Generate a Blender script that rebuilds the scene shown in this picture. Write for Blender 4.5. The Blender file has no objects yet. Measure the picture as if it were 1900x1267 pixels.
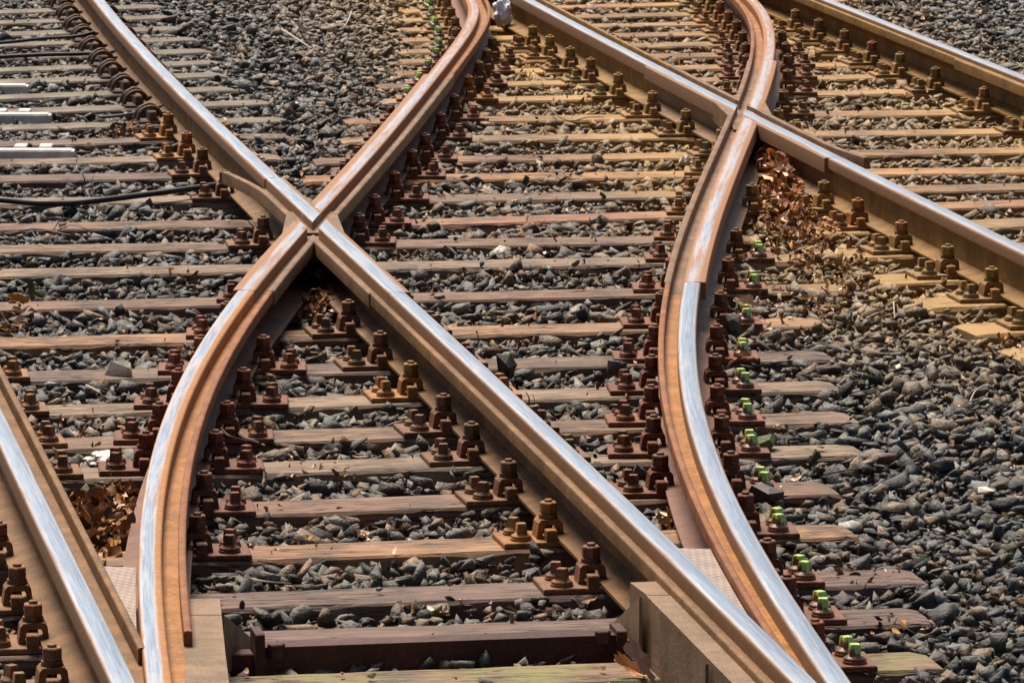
import bpy, bmesh, math, random
import numpy as np
from mathutils import Vector, Matrix, noise

random.seed(7); rng = np.random.default_rng(7)
sc = bpy.context.scene
COL = sc.collection

# ------------------------------------------------------------------ camera, sky, sun, exposure
F, HZ, CAMZ, ZR = 10000.0, -915.0, 2.79, 0.19        # focal length and horizon in photo pixels, camera height, rail head height
TH = math.atan((633.5 - HZ) / F)
cam_d = bpy.data.cameras.new('camera'); cam = bpy.data.objects.new('camera', cam_d); COL.objects.link(cam)
cam.location = (0, 0, CAMZ); cam.rotation_euler = (math.pi / 2 - TH, 0, 0)
cam_d.sensor_width = 36; cam_d.lens = 36 * F / 1900; cam_d.clip_end = 500
cam_d.dof.use_dof = True; cam_d.dof.focus_distance = 16.5; cam_d.dof.aperture_fstop = 32
sc.camera = cam
SUN_EL, SUN_AZ = math.radians(60), math.radians(-22)
w = bpy.data.worlds.new('World'); sc.world = w; w.use_nodes = True
nt = w.node_tree; bg = nt.nodes['Background']; sky = nt.nodes.new('ShaderNodeTexSky')
sky.sky_type = 'NISHITA'; sky.sun_disc = False; sky.sun_elevation = SUN_EL; sky.sun_rotation = SUN_AZ
sky.air_density = 1.0; sky.dust_density = 3.0
nt.links.new(sky.outputs[0], bg.inputs[0]); bg.inputs[1].default_value = 0.056
sl = bpy.data.lights.new('sun', 'SUN'); sl.energy = 4.2; sl.angle = math.radians(28); sl.color = (1, .90, .76)
so = bpy.data.objects.new('sun', sl); COL.objects.link(so)
so.rotation_euler = Vector((math.sin(SUN_AZ) * math.cos(SUN_EL), math.cos(SUN_AZ) * math.cos(SUN_EL), math.sin(SUN_EL))).to_track_quat('Z', 'Y').to_euler()
so.location = (3, 20, 12)
sc.view_settings.view_transform = 'Standard'; sc.view_settings.look = 'None'
sc.view_settings.exposure = 0.9; sc.view_settings.gamma = 1

def unp(u, v, z=0.0):
    a, b = u - 950, v - 633.5
    X, Y, Z = a, F * math.cos(TH) - b * math.sin(TH), -(F * math.sin(TH) + b * math.cos(TH))
    t = (CAMZ - z) / -Z
    return Vector((X * t, Y * t, z))

# ------------------------------------------------------------------ materials
def mat(name, rough=.7, metal=0.0):
    m = bpy.data.materials.new(name); m.use_nodes = True
    n = m.node_tree.nodes; p = n['Principled BSDF']
    p.inputs['Roughness'].default_value = rough; p.inputs['Metallic'].default_value = metal
    return m, n, m.node_tree.links, p
def N(n, t, **k):
    x = n.new(t)
    for a, b in k.items(): setattr(x, a, b)
    return x
def noise_(n, l, vec, scale, detail=5, rough=.6, dist=0):
    t = N(n, 'ShaderNodeTexNoise'); t.inputs['Scale'].default_value = scale
    t.inputs['Detail'].default_value = detail; t.inputs['Roughness'].default_value = rough
    t.inputs['Distortion'].default_value = dist
    if vec is not None: l.new(vec, t.inputs['Vector'])
    return t.outputs['Fac']
def ramp(n, l, fac, stops):
    r = N(n, 'ShaderNodeValToRGB'); e = r.color_ramp.elements
    while len(e) < len(stops): e.new(.5)
    for i, (p, c) in enumerate(stops):
        e[i].position = p; e[i].color = (*c, 1) if len(c) == 3 else c
    l.new(fac, r.inputs[0]); return r.outputs[0]
def mix(n, l, fac, a, b, mode='MIX'):
    x = N(n, 'ShaderNodeMix', data_type='RGBA', blend_type=mode)
    for s, v in ((x.inputs[0], fac), (x.inputs[6], a), (x.inputs[7], b)):
        if isinstance(v, (float, int)): s.default_value = v
        elif isinstance(v, tuple): s.default_value = (*v, 1)
        else: l.new(v, s)
    return x.outputs[2]
def mth(n, l, op, a, b=0.0, c=None, clamp=False):
    x = N(n, 'ShaderNodeMath', operation=op, use_clamp=clamp)
    for s, v in zip(x.inputs, (a, b, c)):
        if v is None: continue
        if isinstance(v, (float, int)): s.default_value = v
        else: l.new(v, s)
    return x.outputs[0]
def bump(n, l, p, h, strength=.4, dist=.004):
    b = N(n, 'ShaderNodeBump'); b.inputs['Strength'].default_value = strength; b.inputs['Distance'].default_value = dist
    l.new(h, b.inputs['Height']); l.new(b.outputs[0], p.inputs['Normal'])
def coord(n, which='Object'): return N(n, 'ShaderNodeTexCoord').outputs[which]

def rust_mat(name, c, dark=.55, warm=(.30, .12, .04), rough=.62, warm_amt=.5):
    m, n, l, p = mat(name, rough); p.inputs['Specular IOR Level'].default_value = .16
    co = coord(n)
    a = noise_(n, l, co, 9, 6); b = noise_(n, l, co, 55, 5); f = noise_(n, l, co, 260, 3)
    col = mix(n, l, ramp(n, l, a, [(.38, (0, 0, 0)), (.66, (1, 1, 1))]), tuple(x * dark for x in c), c)
    w_ = mth(n, l, 'MULTIPLY', ramp(n, l, b, [(.5, (0, 0, 0)), (.72, (1, 1, 1))]), warm_amt)
    col = mix(n, l, w_, col, warm)
    big = noise_(n, l, co, 2.6, 7, .7, .4)
    col = mix(n, l, mth(n, l, 'MULTIPLY', ramp(n, l, big, [(.5, (0, 0, 0)), (.62, (1, 1, 1))]), .55), col, tuple(x * .42 for x in c))
    flk = noise_(n, l, co, 120, 6, .75)
    col = mix(n, l, mth(n, l, 'MULTIPLY', ramp(n, l, flk, [(.54, (0, 0, 0)), (.6, (1, 1, 1))]), .4), col, tuple(min(1, x * 1.7) for x in c))
    col = mix(n, l, mth(n, l, 'MULTIPLY', ramp(n, l, f, [(.6, (0, 0, 0)), (.7, (1, 1, 1))]), .5), col, tuple(x * .35 for x in c))
    l.new(col, p.inputs['Base Color'])
    l.new(ramp(n, l, b, [(.3, (rough - .12,) * 3), (.7, (rough + .14,) * 3)]), p.inputs['Roughness'])
    bump(n, l, p, mth(n, l, 'ADD', flk, b), .7, .003)
    return m

def head_mat(name, rust, t0, half, blue=.5, patchy=.25, edge=(.42, .20, .08)):
    """rail head: wheel-polished band along the running surface, rust towards its edges; st = (along, across)"""
    m, n, l, p = mat(name, .35)
    at = N(n, 'ShaderNodeAttribute', attribute_name='st'); st = at.outputs['Vector']
    sep = N(n, 'ShaderNodeSeparateXYZ'); l.new(st, sep.inputs[0])
    mp = N(n, 'ShaderNodeMapping'); mp.inputs['Scale'].default_value = (1.0, 22, 1); l.new(st, mp.inputs[0])
    wob = noise_(n, l, mp.outputs[0], 2.2, 5, .65)
    mp2 = N(n, 'ShaderNodeMapping'); mp2.inputs['Scale'].default_value = (1.2, 160, 1); l.new(st, mp2.inputs[0])
    streak = noise_(n, l, mp2.outputs[0], 3, 6, .7)
    mp3 = N(n, 'ShaderNodeMapping'); mp3.inputs['Scale'].default_value = (.9, 14, 1); l.new(st, mp3.inputs[0]); big = noise_(n, l, mp3.outputs[0], 2.4, 5)
    t = mth(n, l, 'ABSOLUTE', mth(n, l, 'SUBTRACT', sep.outputs[1], t0))
    e = mth(n, l, 'ADD', mth(n, l, 'DIVIDE', t, half), mth(n, l, 'MULTIPLY', mth(n, l, 'SUBTRACT', wob, .5), .7))
    geo = N(n, 'ShaderNodeNewGeometry'); sz = N(n, 'ShaderNodeSeparateXYZ'); l.new(geo.outputs['True Normal'], sz.inputs[0])
    up = ramp(n, l, sz.outputs[2], [(.62, (0, 0, 0)), (.8, (1, 1, 1))])
    k = ramp(n, l, e, [(.50, (1, 1, 1)), (1.2, (0, 0, 0))])
    pat = ramp(n, l, big, [(.5 - patchy * .5, (1, 1, 1)), (.78 - patchy * .4, (1 - patchy * 2.2 if patchy < .45 else 0,) * 3)])
    mask = mth(n, l, 'MULTIPLY', mth(n, l, 'MULTIPLY', k, up), pat, clamp=True)
    pit = ramp(n, l, noise_(n, l, coord(n), 140, 3), [(.68, (0, 0, 0)), (.72, (1, 1, 1))])
    steel = mix(n, l, ramp(n, l, streak, [(.35, (0, 0, 0)), (.65, (1, 1, 1))]), (.25, .30, .37), (.44, .50, .57))
    steel = mix(n, l, mth(n, l, 'MULTIPLY', ramp(n, l, wob, [(.52, (0, 0, 0)), (.62, (1, 1, 1))]), blue), steel, (.12, .22, .36))
    steel = mix(n, l, mth(n, l, 'MULTIPLY', pit, .6), steel, (.14, .09, .06))
    rc = mix(n, l, ramp(n, l, noise_(n, l, coord(n), 40, 5), [(.35, (0, 0, 0)), (.7, (1, 1, 1))]), rust, edge)
    col = mix(n, l, mask, rc, steel)
    l.new(col, p.inputs['Base Color']); l.new(mth(n, l, 'MULTIPLY', mask, .9), p.inputs['Metallic']); p.inputs['Specular IOR Level'].default_value = .3
    l.new(mth(n, l, 'ADD', mth(n, l, 'MULTIPLY', mask, -.34), mth(n, l, 'ADD', .60, mth(n, l, 'MULTIPLY', streak, .12))), p.inputs['Roughness'])
    bump(n, l, p, mth(n, l, 'ADD', streak, noise_(n, l, coord(n), 180, 4)), .12, .0015)
    return m

TAN = (.235, .140, .075); MAUVE = (.215, .120, .082); OCHRE = (.30, .175, .070)
M = {}
M['rust_tan'] = rust_mat('rust_tan', (.205, .105, .038), .5, (.28, .13, .05), .55, .4)
M['rust_red'] = rust_mat('rust_red', (.26, .095, .034), .5, (.36, .15, .05), .55, .6)
M['rust_ochre'] = rust_mat('rust_ochre', (.26, .135, .030), .5, (.30, .15, .05), .58, .4)
M['foot_mauve'] = rust_mat('foot_mauve', (.20, .10, .068), .8, (.26, .12, .06), .5, .3)
M['cast_tan'] = rust_mat('cast_tan', (.22, .122, .06), .5, (.42, .22, .10), .45, .4)
M['box_steel'] = rust_mat('box_steel', (.23, .145, .085), .6, (.30, .2, .14), .55, .3)
M['rod_red'] = rust_mat('rod_red', (.075, .030, .020), .55, (.28, .09, .04), .5, .25)
M['groove_orange'] = rust_mat('groove_orange', (.34, .14, .030), .6, (.45, .21, .06), .4, .6)
M['head_shiny'] = head_mat('head_shiny', (.15, .078, .036), .001, .032, .35, .12, (.21, .10, .04))
M['head_worn'] = head_mat('head_worn', (.20, .08, .028), .006, .022, .5, .40, (.29, .12, .038))
M['head_blue'] = head_mat('head_blue', (.23, .095, .032), -.008, .022, .8, .2, (.34, .15, .03))
M['head_cast'] = head_mat('head_cast', (.20, .088, .033), .004, .026, .6, .38, (.26, .11, .038))

def tint_mat(name, rough, metal=0):
    """colour comes from each object's own colour, with rust flecks"""
    m, n, l, p = mat(name, rough, metal)
    oi = N(n, 'ShaderNodeObjectInfo'); co = coord(n)
    sh = N(n, 'ShaderNodeVectorMath', operation='ADD'); l.new(co, sh.inputs[0])
    cr = N(n, 'ShaderNodeCombineXYZ'); l.new(mth(n, l, 'MULTIPLY', oi.outputs['Random'], 40.0), cr.inputs[0]); l.new(cr.outputs[0], sh.inputs[1])
    a = noise_(n, l, sh.outputs[0], 28, 5); b = noise_(n, l, sh.outputs[0], 140, 4)
    c1 = mix(n, l, 1.0, oi.outputs['Color'], (.5, .5, .5), 'MULTIPLY')
    col = mix(n, l, ramp(n, l, a, [(.36, (0, 0, 0)), (.62, (1, 1, 1))]), c1, oi.outputs['Color'])
    col = mix(n, l, mth(n, l, 'MULTIPLY', ramp(n, l, b, [(.52, (0, 0, 0)), (.7, (1, 1, 1))]), .6), col, (.36, .125, .03)); p.inputs['Specular IOR Level'].default_value = .25
    l.new(col, p.inputs['Base Color']); bump(n, l, p, mth(n, l, 'ADD', a, b), .7, .004)
    return m
M['fast'] = tint_mat('rusty_fastening', .58)

def paint_mat():
    m, n, l, p = mat('green_paint_on_rust', .35)
    co = coord(n); sep = N(n, 'ShaderNodeSeparateXYZ'); l.new(co, sep.inputs[0])
    mp = N(n, 'ShaderNodeMapping'); mp.inputs['Scale'].default_value = (90, 90, 14); l.new(co, mp.inputs[0])
    a = noise_(n, l, mp.outputs[0], 1, 4)
    f = mth(n, l, 'ADD', mth(n, l, 'MULTIPLY', sep.outputs[2], 22.0), mth(n, l, 'MULTIPLY', mth(n, l, 'SUBTRACT', a, .72), 2.6))
    oi = N(n, 'ShaderNodeObjectInfo')
    g = mix(n, l, ramp(n, l, a, [(.42, (0, 0, 0)), (.6, (1, 1, 1))]), (.42, .38, .05), (.36, .62, .16))
    col = mix(n, l, ramp(n, l, f, [(.12, (0, 0, 0)), (.2, (1, 1, 1))]), (.14, .05, .02), g)
    l.new(col, p.inputs['Base Color']); return m
M['paint'] = paint_mat()

def dust_fac(n, l):
    """ochre brake dust lies in bands along the two right-hand straight rails"""
    g = N(n, 'ShaderNodeNewGeometry'); sp_ = N(n, 'ShaderNodeSeparateXYZ'); l.new(g.outputs['Position'], sp_.inputs[0]); out = None
    for x0, w_ in ((1.50, .85), (3.1, .85)):
        d = mth(n, l, 'ABSOLUTE', mth(n, l, 'SUBTRACT', mth(n, l, 'ADD', sp_.outputs[0], mth(n, l, 'MULTIPLY', mth(n, l, 'SUBTRACT', sp_.outputs[1], 20.0), .175)), x0))
        k = ramp(n, l, mth(n, l, 'DIVIDE', d, w_), [(.25, (1, 1, 1)), (1.0, (0, 0, 0))]); out = k if out is None else mth(n, l, 'MAXIMUM', out, k)
    return out
def wood_mat():
    m, n, l, p = mat('weathered_sleeper_wood', .82)
    oi = N(n, 'ShaderNodeObjectInfo'); co = coord(n)
    cr = N(n, 'ShaderNodeCombineXYZ'); l.new(mth(n, l, 'MULTIPLY', oi.outputs['Random'], 60.0), cr.inputs[0]); l.new(mth(n, l, 'MULTIPLY', oi.outputs['Random'], 17.0), cr.inputs[1])
    sh = N(n, 'ShaderNodeVectorMath', operation='ADD'); l.new(co, sh.inputs[0]); l.new(cr.outputs[0], sh.inputs[1])
    mp = N(n, 'ShaderNodeMapping'); mp.inputs['Scale'].default_value = (2.2, 13, 13); l.new(sh.outputs[0], mp.inputs[0])
    g = noise_(n, l, mp.outputs[0], 2.0, 8, .7, .6)
    mp2 = N(n, 'ShaderNodeMapping'); mp2.inputs['Scale'].default_value = (1.5, 34, 34); l.new(sh.outputs[0], mp2.inputs[0])
    g2 = noise_(n, l, mp2.outputs[0], 2.2, 7, .75, .3)
    mp3 = N(n, 'ShaderNodeMapping'); mp3.inputs['Scale'].default_value = (1.6, 14, 14); l.new(sh.outputs[0], mp3.inputs[0])
    crk = noise_(n, l, mp3.outputs[0], 2.4, 3, .5, .2)
    crack = ramp(n, l, mth(n, l, 'ABSOLUTE', mth(n, l, 'SUBTRACT', crk, .5)), [(.0, (1, 1, 1)), (.03, (0, 0, 0))])
    cgate = ramp(n, l, noise_(n, l, sh.outputs[0], 2.2, 3), [(.44, (0, 0, 0)), (.52, (1, 1, 1))])
    crack = mth(n, l, 'MULTIPLY', crack, cgate)
    dirt = noise_(n, l, sh.outputs[0], 5, 5)
    base = oi.outputs['Color']
    c = mix(n, l, ramp(n, l, g, [(.32, (0, 0, 0)), (.64, (1, 1, 1))]), mix(n, l, 1.0, base, (.36, .30, .26), 'MULTIPLY'), base)
    c = mix(n, l, mth(n, l, 'MULTIPLY', ramp(n, l, g2, [(.52, (0, 0, 0)), (.68, (1, 1, 1))]), .55), c, (.42, .29, .20))
    c = mix(n, l, mth(n, l, 'MULTIPLY', ramp(n, l, dirt, [(.46, (0, 0, 0)), (.64, (1, 1, 1))]), .7), c, (.06, .038, .027))
    c = mix(n, l, mth(n, l, 'MULTIPLY', crack, .9), c, (.012, .007, .005))
    c = mix(n, l, mth(n, l, 'MULTIPLY', dust_fac(n, l), mth(n, l, 'ADD', .42, mth(n, l, 'MULTIPLY', dirt, .5))), c, (.36, .20, .05))
    l.new(c, p.inputs['Base Color'])
    hh = mth(n, l, 'SUBTRACT', mth(n, l, 'ADD', mth(n, l, 'MULTIPLY', g, .8), mth(n, l, 'MULTIPLY', g2, .6)), mth(n, l, 'MULTIPLY', crack, 1.6))
    bump(n, l, p, hh, .8, .006); return m
M['wood'] = wood_mat()
def moss_wood():
    m = M['wood'].copy(); m.name = 'mossy_sleeper_wood'; n = m.node_tree.nodes; l = m.node_tree.links
    p = n['Principled BSDF']; old = p.inputs['Base Color'].links[0].from_socket
    a = noise_(n, l, coord(n), 4, 5)
    l.new(mix(n, l, mth(n, l, 'MULTIPLY', ramp(n, l, a, [(.42, (0, 0, 0)), (.6, (1, 1, 1))]), .6), old, (.17, .19, .045)), p.inputs['Base Color']); return m
M['moss_wood'] = moss_wood()
def concrete_mat():
    m, n, l, p = mat('dirty_concrete', .9); co = coord(n, 'Object')
    a = noise_(n, l, co, 6, 6); b = noise_(n, l, co, 60, 5)
    c = ramp(n, l, a, [(.32, (.075, .058, .042)), (.55, (.15, .12, .09)), (.72, (.21, .19, .12))])
    c = mix(n, l, ramp(n, l, b, [(.5, (0, 0, 0)), (.72, (.7, .7, .7))]), c, (.05, .045, .03))
    l.new(c, p.inputs['Base Color']); bump(n, l, p, b, .6, .006); return m
M['concrete'] = concrete_mat()
def attr_mat(name, rough, bs=90, bstr=.5, bd=.004, spec=.5, var=.45, trans=False):
    m, n, l, p = mat(name, rough); at = N(n, 'ShaderNodeAttribute', attribute_name='col'); co = coord(n)
    a = noise_(n, l, co, bs, 5, .65); b = noise_(n, l, co, bs * .3, 4)
    c = mix(n, l, 1.0, at.outputs['Color'], ramp(n, l, a, [(.3, (1 - var,) * 3), (.7, (1 + var,) * 3)]), 'MULTIPLY')
    l.new(c, p.inputs['Base Color']); p.inputs['Specular IOR Level'].default_value = spec
    bump(n, l, p, mth(n, l, 'ADD', a, b), bstr, bd); return m
M['stone'] = attr_mat('ballast_stone', .58, 90, 1.0, .009, .5, .6)
M['leaf'] = attr_mat('dry_leaf', .8, 160, .3, .003, .15, .35)
def plain(name, c, rough=.6, var=.3, sc_=30, metal=0):
    m, n, l, p = mat(name, rough, metal); a = noise_(n, l, coord(n), sc_, 5)
    l.new(mix(n, l, ramp(n, l, a, [(.35, (0, 0, 0)), (.65, (1, 1, 1))]), tuple(x * (1 - var) for x in c), c), p.inputs['Base Color'])
    bump(n, l, p, a, .25, .002); return m
M['cable'] = plain('black_cable_rubber', (.012, .012, .015), .6, .4)
M['brown_cable'] = plain('dusty_brown_cable', (.07, .045, .03), .6, .4)
M['white'] = plain('chipped_white_metal', (.60, .57, .50), .6, .35, 18)
M['paper'] = plain('white_paper', (.92, .92, .95), .8, .1, 20)
M['twig'] = plain('dead_twig', (.17, .11, .07), .8, .5, 40)
M['twigp'] = plain('pale_twig', (.42, .36, .28), .8, .3, 40)
M['soil'] = plain('dark_soil', (.03, .022, .016), .95, .5, 20)
M['lime'] = plain('pale_limestone', (.72, .62, .48), .8, .35, 40)
def tread_mat():
    m, n, l, p = mat('patterned_steel_plate', .5); co = coord(n)
    mp = N(n, 'ShaderNodeMapping'); mp.inputs['Rotation'].default_value = (0, 0, math.radians(45)); mp.inputs['Scale'].default_value = (1, 1, .0); l.new(co, mp.inputs[0])
    w1 = N(n, 'ShaderNodeTexWave', wave_type='BANDS', bands_direction='X'); w1.inputs['Scale'].default_value = 12; w1.inputs['Distortion'].default_value = .5; l.new(mp.outputs[0], w1.inputs[0])
    w2 = N(n, 'ShaderNodeTexWave', wave_type='BANDS', bands_direction='Y'); w2.inputs['Scale'].default_value = 12; w2.inputs['Distortion'].default_value = .5; l.new(mp.outputs[0], w2.inputs[0])
    h = mth(n, l, 'MULTIPLY', w1.outputs['Fac'], w2.outputs['Fac'])
    a = noise_(n, l, co, 12, 5)
    c = mix(n, l, ramp(n, l, a, [(.35, (0, 0, 0)), (.65, (1, 1, 1))]), (.17, .115, .085), (.24, .17, .13))
    c = mix(n, l, ramp(n, l, h, [(.3, (0, 0, 0)), (.6, (.3, .3, .3))]), c, (.32, .24, .19))
    l.new(c, p.inputs['Base Color']); bump(n, l, p, h, .5, .004); return m
M['tread'] = tread_mat()

# ------------------------------------------------------------------ object helpers
def mesh_obj(name, V, Fc, m, parent=None, st=None, smooth=None, color=None):
    me = bpy.data.meshes.new(name); me.from_pydata([tuple(v) for v in V], [], Fc); me.materials.append(m)
    if st is not None:
        a = me.attributes.new('st', 'FLOAT_VECTOR', 'POINT'); a.data.foreach_set('vector', np.array(st, np.float32).ravel())
    if smooth is not None:
        me.polygons.foreach_set('use_smooth', [True] * len(me.polygons)); me.set_sharp_from_angle(angle=math.radians(smooth))
    me.update()
    o = bpy.data.objects.new(name, me); COL.objects.link(o)
    if parent: o.parent = parent
    if color: o.color = (*color, 1)
    return o
def tag(o, label=None, cat=None, group=None, kind=None):
    if label: o['label'] = label
    if cat: o['category'] = cat
    if group: o['group'] = group
    if kind: o['kind'] = kind
    return o
def empty(name, loc=(0, 0, 0), rz=0):
    o = bpy.data.objects.new(name, None); o.empty_display_size = .1; COL.objects.link(o)
    o.location = loc; o.rotation_euler = (0, 0, rz); return o
class MB:
    def __init__(s): s.V = []; s.F = []
    def add(s, V, Fc):
        k = len(s.V); s.V += [tuple(v) for v in V]; s.F += [[i + k for i in f] for f in Fc]; return s
    def prism(s, poly, z0, z1, c=0.0):
        """vertical prism over a polygon (counter-clockwise), top edge chamfered by c"""
        n = len(poly); cx = sum(p[0] for p in poly) / n; cy = sum(p[1] for p in poly) / n
        V = [(x, y, z0) for x, y in poly] + [(x, y, z1 - c) for x, y in poly]; R = 2
        if c > 0:
            ins = []
            for x, y in poly:
                d = math.hypot(x - cx, y - cy); k = max(0, 1 - 1.2 * c / max(d, 1e-6)); ins.append((cx + (x - cx) * k, cy + (y - cy) * k, z1))
            V += ins; R = 3
        Fc = [list(range(n))[::-1], list(range((R - 1) * n, R * n))]
        for r in range(R - 1):
            for i in range(n): j = (i + 1) % n; Fc.append([r * n + i, r * n + j, (r + 1) * n + j, (r + 1) * n + i])
        return s.add(V, Fc)
    def box(s, x0, x1, y0, y1, z0, z1, c=0.0): return s.prism([(x0, y0), (x1, y0), (x1, y1), (x0, y1)], z0, z1, c)
    def xprism(s, poly, y0, y1):
        """profile polygon in (x,z) extruded along y"""
        n = len(poly); V = [(x, y0, z) for x, z in poly] + [(x, y1, z) for x, z in poly]
        Fc = [list(range(n)), list(range(n, 2 * n))[::-1]] + [[i, i + n, (i + 1) % n + n, (i + 1) % n] for i in range(n)]
        return s.add(V, Fc)
    def cyl(s, x, y, z0, z1, r, n=12, r1=None, c=0.0, rot=0):
        r1 = r if r1 is None else r1; rings = [(r, z0), (r1, z1 - c)] + ([(r1 - c, z1)] if c else [])
        V = [(x + rr * math.cos(rot + 2 * math.pi * i / n), y + rr * math.sin(rot + 2 * math.pi * i / n), z) for rr, z in rings for i in range(n)]
        R = len(rings); Fc = [list(range(n))[::-1], list(range((R - 1) * n, R * n))]
        for k in range(R - 1):
            for i in range(n): j = (i + 1) % n; Fc.append([k * n + i, k * n + j, (k + 1) * n + j, (k + 1) * n + i])
        return s.add(V, Fc)
    def tube(s, pts, r, n=7, taper=1.0):
        pts = [Vector(p) for p in pts]; V = []; Fc = []
        for i, p in enumerate(pts):
            d = (pts[min(i + 1, len(pts) - 1)] - pts[max(i - 1, 0)]).normalized()
            a = d.cross(Vector((0, 0, 1)));  a = Vector((1, 0, 0)) if a.length < .05 else a.normalized(); b = d.cross(a)
            rr = r * (1 + (taper - 1) * i / max(1, len(pts) - 1))
            V += [p + rr * (a * math.cos(2 * math.pi * k / n) + b * math.sin(2 * math.pi * k / n)) for k in range(n)]
        for i in range(len(pts) - 1):
            for k in range(n): j = (k + 1) % n; Fc.append([i * n + k, i * n + j, (i + 1) * n + j, (i + 1) * n + k])
        Fc += [list(range(n))[::-1], list(range((len(pts) - 1) * n, len(pts) * n))]
        return s.add(V, Fc)
    def build(s, name, m, parent=None, **k): return mesh_obj(name, s.V, s.F, m, parent, **k)
def smooth_pts(pts, n=6):
    P = [Vector(p) for p in pts]; out = []
    for i in range(len(P) - 1):
        p0, p1, p2, p3 = P[max(i - 1, 0)], P[i], P[i + 1], P[min(i + 2, len(P) - 1)]
        for k in range(n):
            t = k / n; out.append(.5 * ((2 * p1) + (p2 - p0) * t + (2 * p0 - 5 * p1 + 4 * p2 - p3) * t * t + (3 * p1 - p0 - 3 * p2 + p3) * t ** 3))
    return out + [P[-1]]

# ------------------------------------------------------------------ rail lines: measured head centres, fitted as X(Y)
LINES = dict(
 A=([(183,0),(244,68),(316,146),(383,217),(451,282),(529,353),(584,400),(620,427),(716,522),(807,603),(909,702),(1011,800),(1055,837),(1165,952),(1267,1047),(1369,1139),(1471,1234)], 3),
 B=([(996,5),(1098,64),(1199,119),(1301,170),(1369,200),(1396,207),(1498,265),(1599,316),(1701,366),(1803,417),(1900,465)], 2),
 C=([(1599,24),(1701,66),(1803,105),(1891,139)], 1),
 D=([(875,0),(873,34),(855,75),(824,119),(780,159),(739,217),(688,282),(637,326),(597,377),(556,430),(502,481),(458,532),(417,586),(377,651),(343,719),(316,786),(302,844),(288,939),(278,1007),(277,1075),(278,1142),(288,1210),(299,1267)], 7),
 E=([(1396,0),(1423,41),(1427,85),(1420,122),(1410,160),(1399,204),(1379,238),(1352,305),(1321,383),(1304,427),(1298,488),(1284,532),(1276,573),(1272,624),(1277,691),(1288,759),(1311,827),(1371,967),(1405,1034),(1448,1101),(1492,1168),(1538,1235),(1559,1267)], 7),
 G=([(0,790),(27,854),(85,963),(136,1047),(180,1149),(205,1240)], 1))
class Rail:
    def __init__(s, key):
        P, deg = LINES[key]; W = np.array([unp(u, v, ZR)[:2] for u, v in P]); ya, yb = W[:, 1].min(), W[:, 1].max()
        c = np.polyfit(W[:, 1] - 20, W[:, 0], deg); dc = np.polyder(c)
        Y = np.arange(10.2, 34.0, .05); yc = np.clip(Y, ya + .1, yb - .1)
        X = np.polyval(c, yc - 20) + np.polyval(dc, yc - 20) * (Y - yc)
        s.P = np.c_[X, Y]; d = np.gradient(s.P, axis=0); L = np.linalg.norm(d, axis=1); s.d = d / L[:, None]
        s.n = np.c_[s.d[:, 1], -s.d[:, 0]]; s.s = np.r_[0, np.cumsum(np.linalg.norm(np.diff(s.P, axis=0), axis=1))]
    def at(s, q, t=0.0):
        x = np.interp(q, s.s, s.P[:, 0]); y = np.interp(q, s.s, s.P[:, 1])
        nx = np.interp(q, s.s, s.n[:, 0]); ny = np.interp(q, s.s, s.n[:, 1]); return x + nx * t, y + ny * t
    def off(s, x, y):
        i = int(np.argmin((s.P[:, 0] - x) ** 2 + (s.P[:, 1] - y) ** 2)); r = np.array((x, y)) - s.P[i]
        return float(r @ s.n[i]), float(s.s[i] + r @ s.d[i])
    def px(s, u, v, z=ZR): p = unp(u, v, z); return s.off(p.x, p.y)[1]
    def ang(s, q): dx = np.interp(q, s.s, s.d[:, 0]); dy = np.interp(q, s.s, s.d[:, 1]); return math.atan2(-dx, dy)
R = {k: Rail(k) for k in LINES}
DZ = dict(A=0, B=0, C=0, G=0, D=-.0012, E=-.0012)

def cut(r, q, t, bound, guess):
    qs = np.linspace(guess - 1.3, guess + 1.3, 53); f = np.array([q.off(*r.at(a, t))[0] - bound for a in qs])
    i = np.where(np.sign(f[:-1]) != np.sign(f[1:]))[0]
    if not len(i): return guess
    i = i[0]; return qs[i] + (qs[i + 1] - qs[i]) * f[i] / (f[i] - f[i + 1])
def sweep(name, key, prof, s0, s1, m, parent, shift=None, smooth=35, step=.12):
    r = R[key]; n = len(prof); a = [s0(t) if callable(s0) else s0 for t, z in prof]; b = [s1(t) if callable(s1) else s1 for t, z in prof]
    K = max(1, int(abs(b[0] - a[0]) / step)); V = []; st = []
    for k in range(K + 1):
        for j, (t, z) in enumerate(prof):
            q = a[j] + (b[j] - a[j]) * k / K; tt = t + (shift(q) if shift else 0)
            x, y = r.at(q, tt); V.append((x, y, z + DZ[key])); st.append((q, t, z))
    Fc = [[k * n + j, k * n + (j + 1) % n, (k + 1) * n + (j + 1) % n, (k + 1) * n + j] for k in range(K) for j in range(n)]
    Fc += [list(range(n))[::-1], list(range(K * n, K * n + n))]
    return mesh_obj(name, V, Fc, m, parent, st=st, smooth=smooth)
def rnd(t0, t1, z0, z1, rr=.007, crown=.0015):
    P = [(t0, z0), (t1, z0)]
    for k in range(4): a = math.pi / 2 * k / 3; P.append((t1 - rr + rr * math.cos(a), z1 - crown - rr + rr * math.sin(a)))
    P.append(((t0 + t1) / 2, z1))
    for k in range(4): a = math.pi / 2 + math.pi / 2 * k / 3; P.append((t0 + rr + rr * math.cos(a), z1 - crown - rr + rr * math.sin(a)))
    return P
def mirror(P, sg): return P if sg > 0 else [(-t, z) for t, z in P][::-1]
HW, G0, G1, LP = .030, .030, .071, .091
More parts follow.
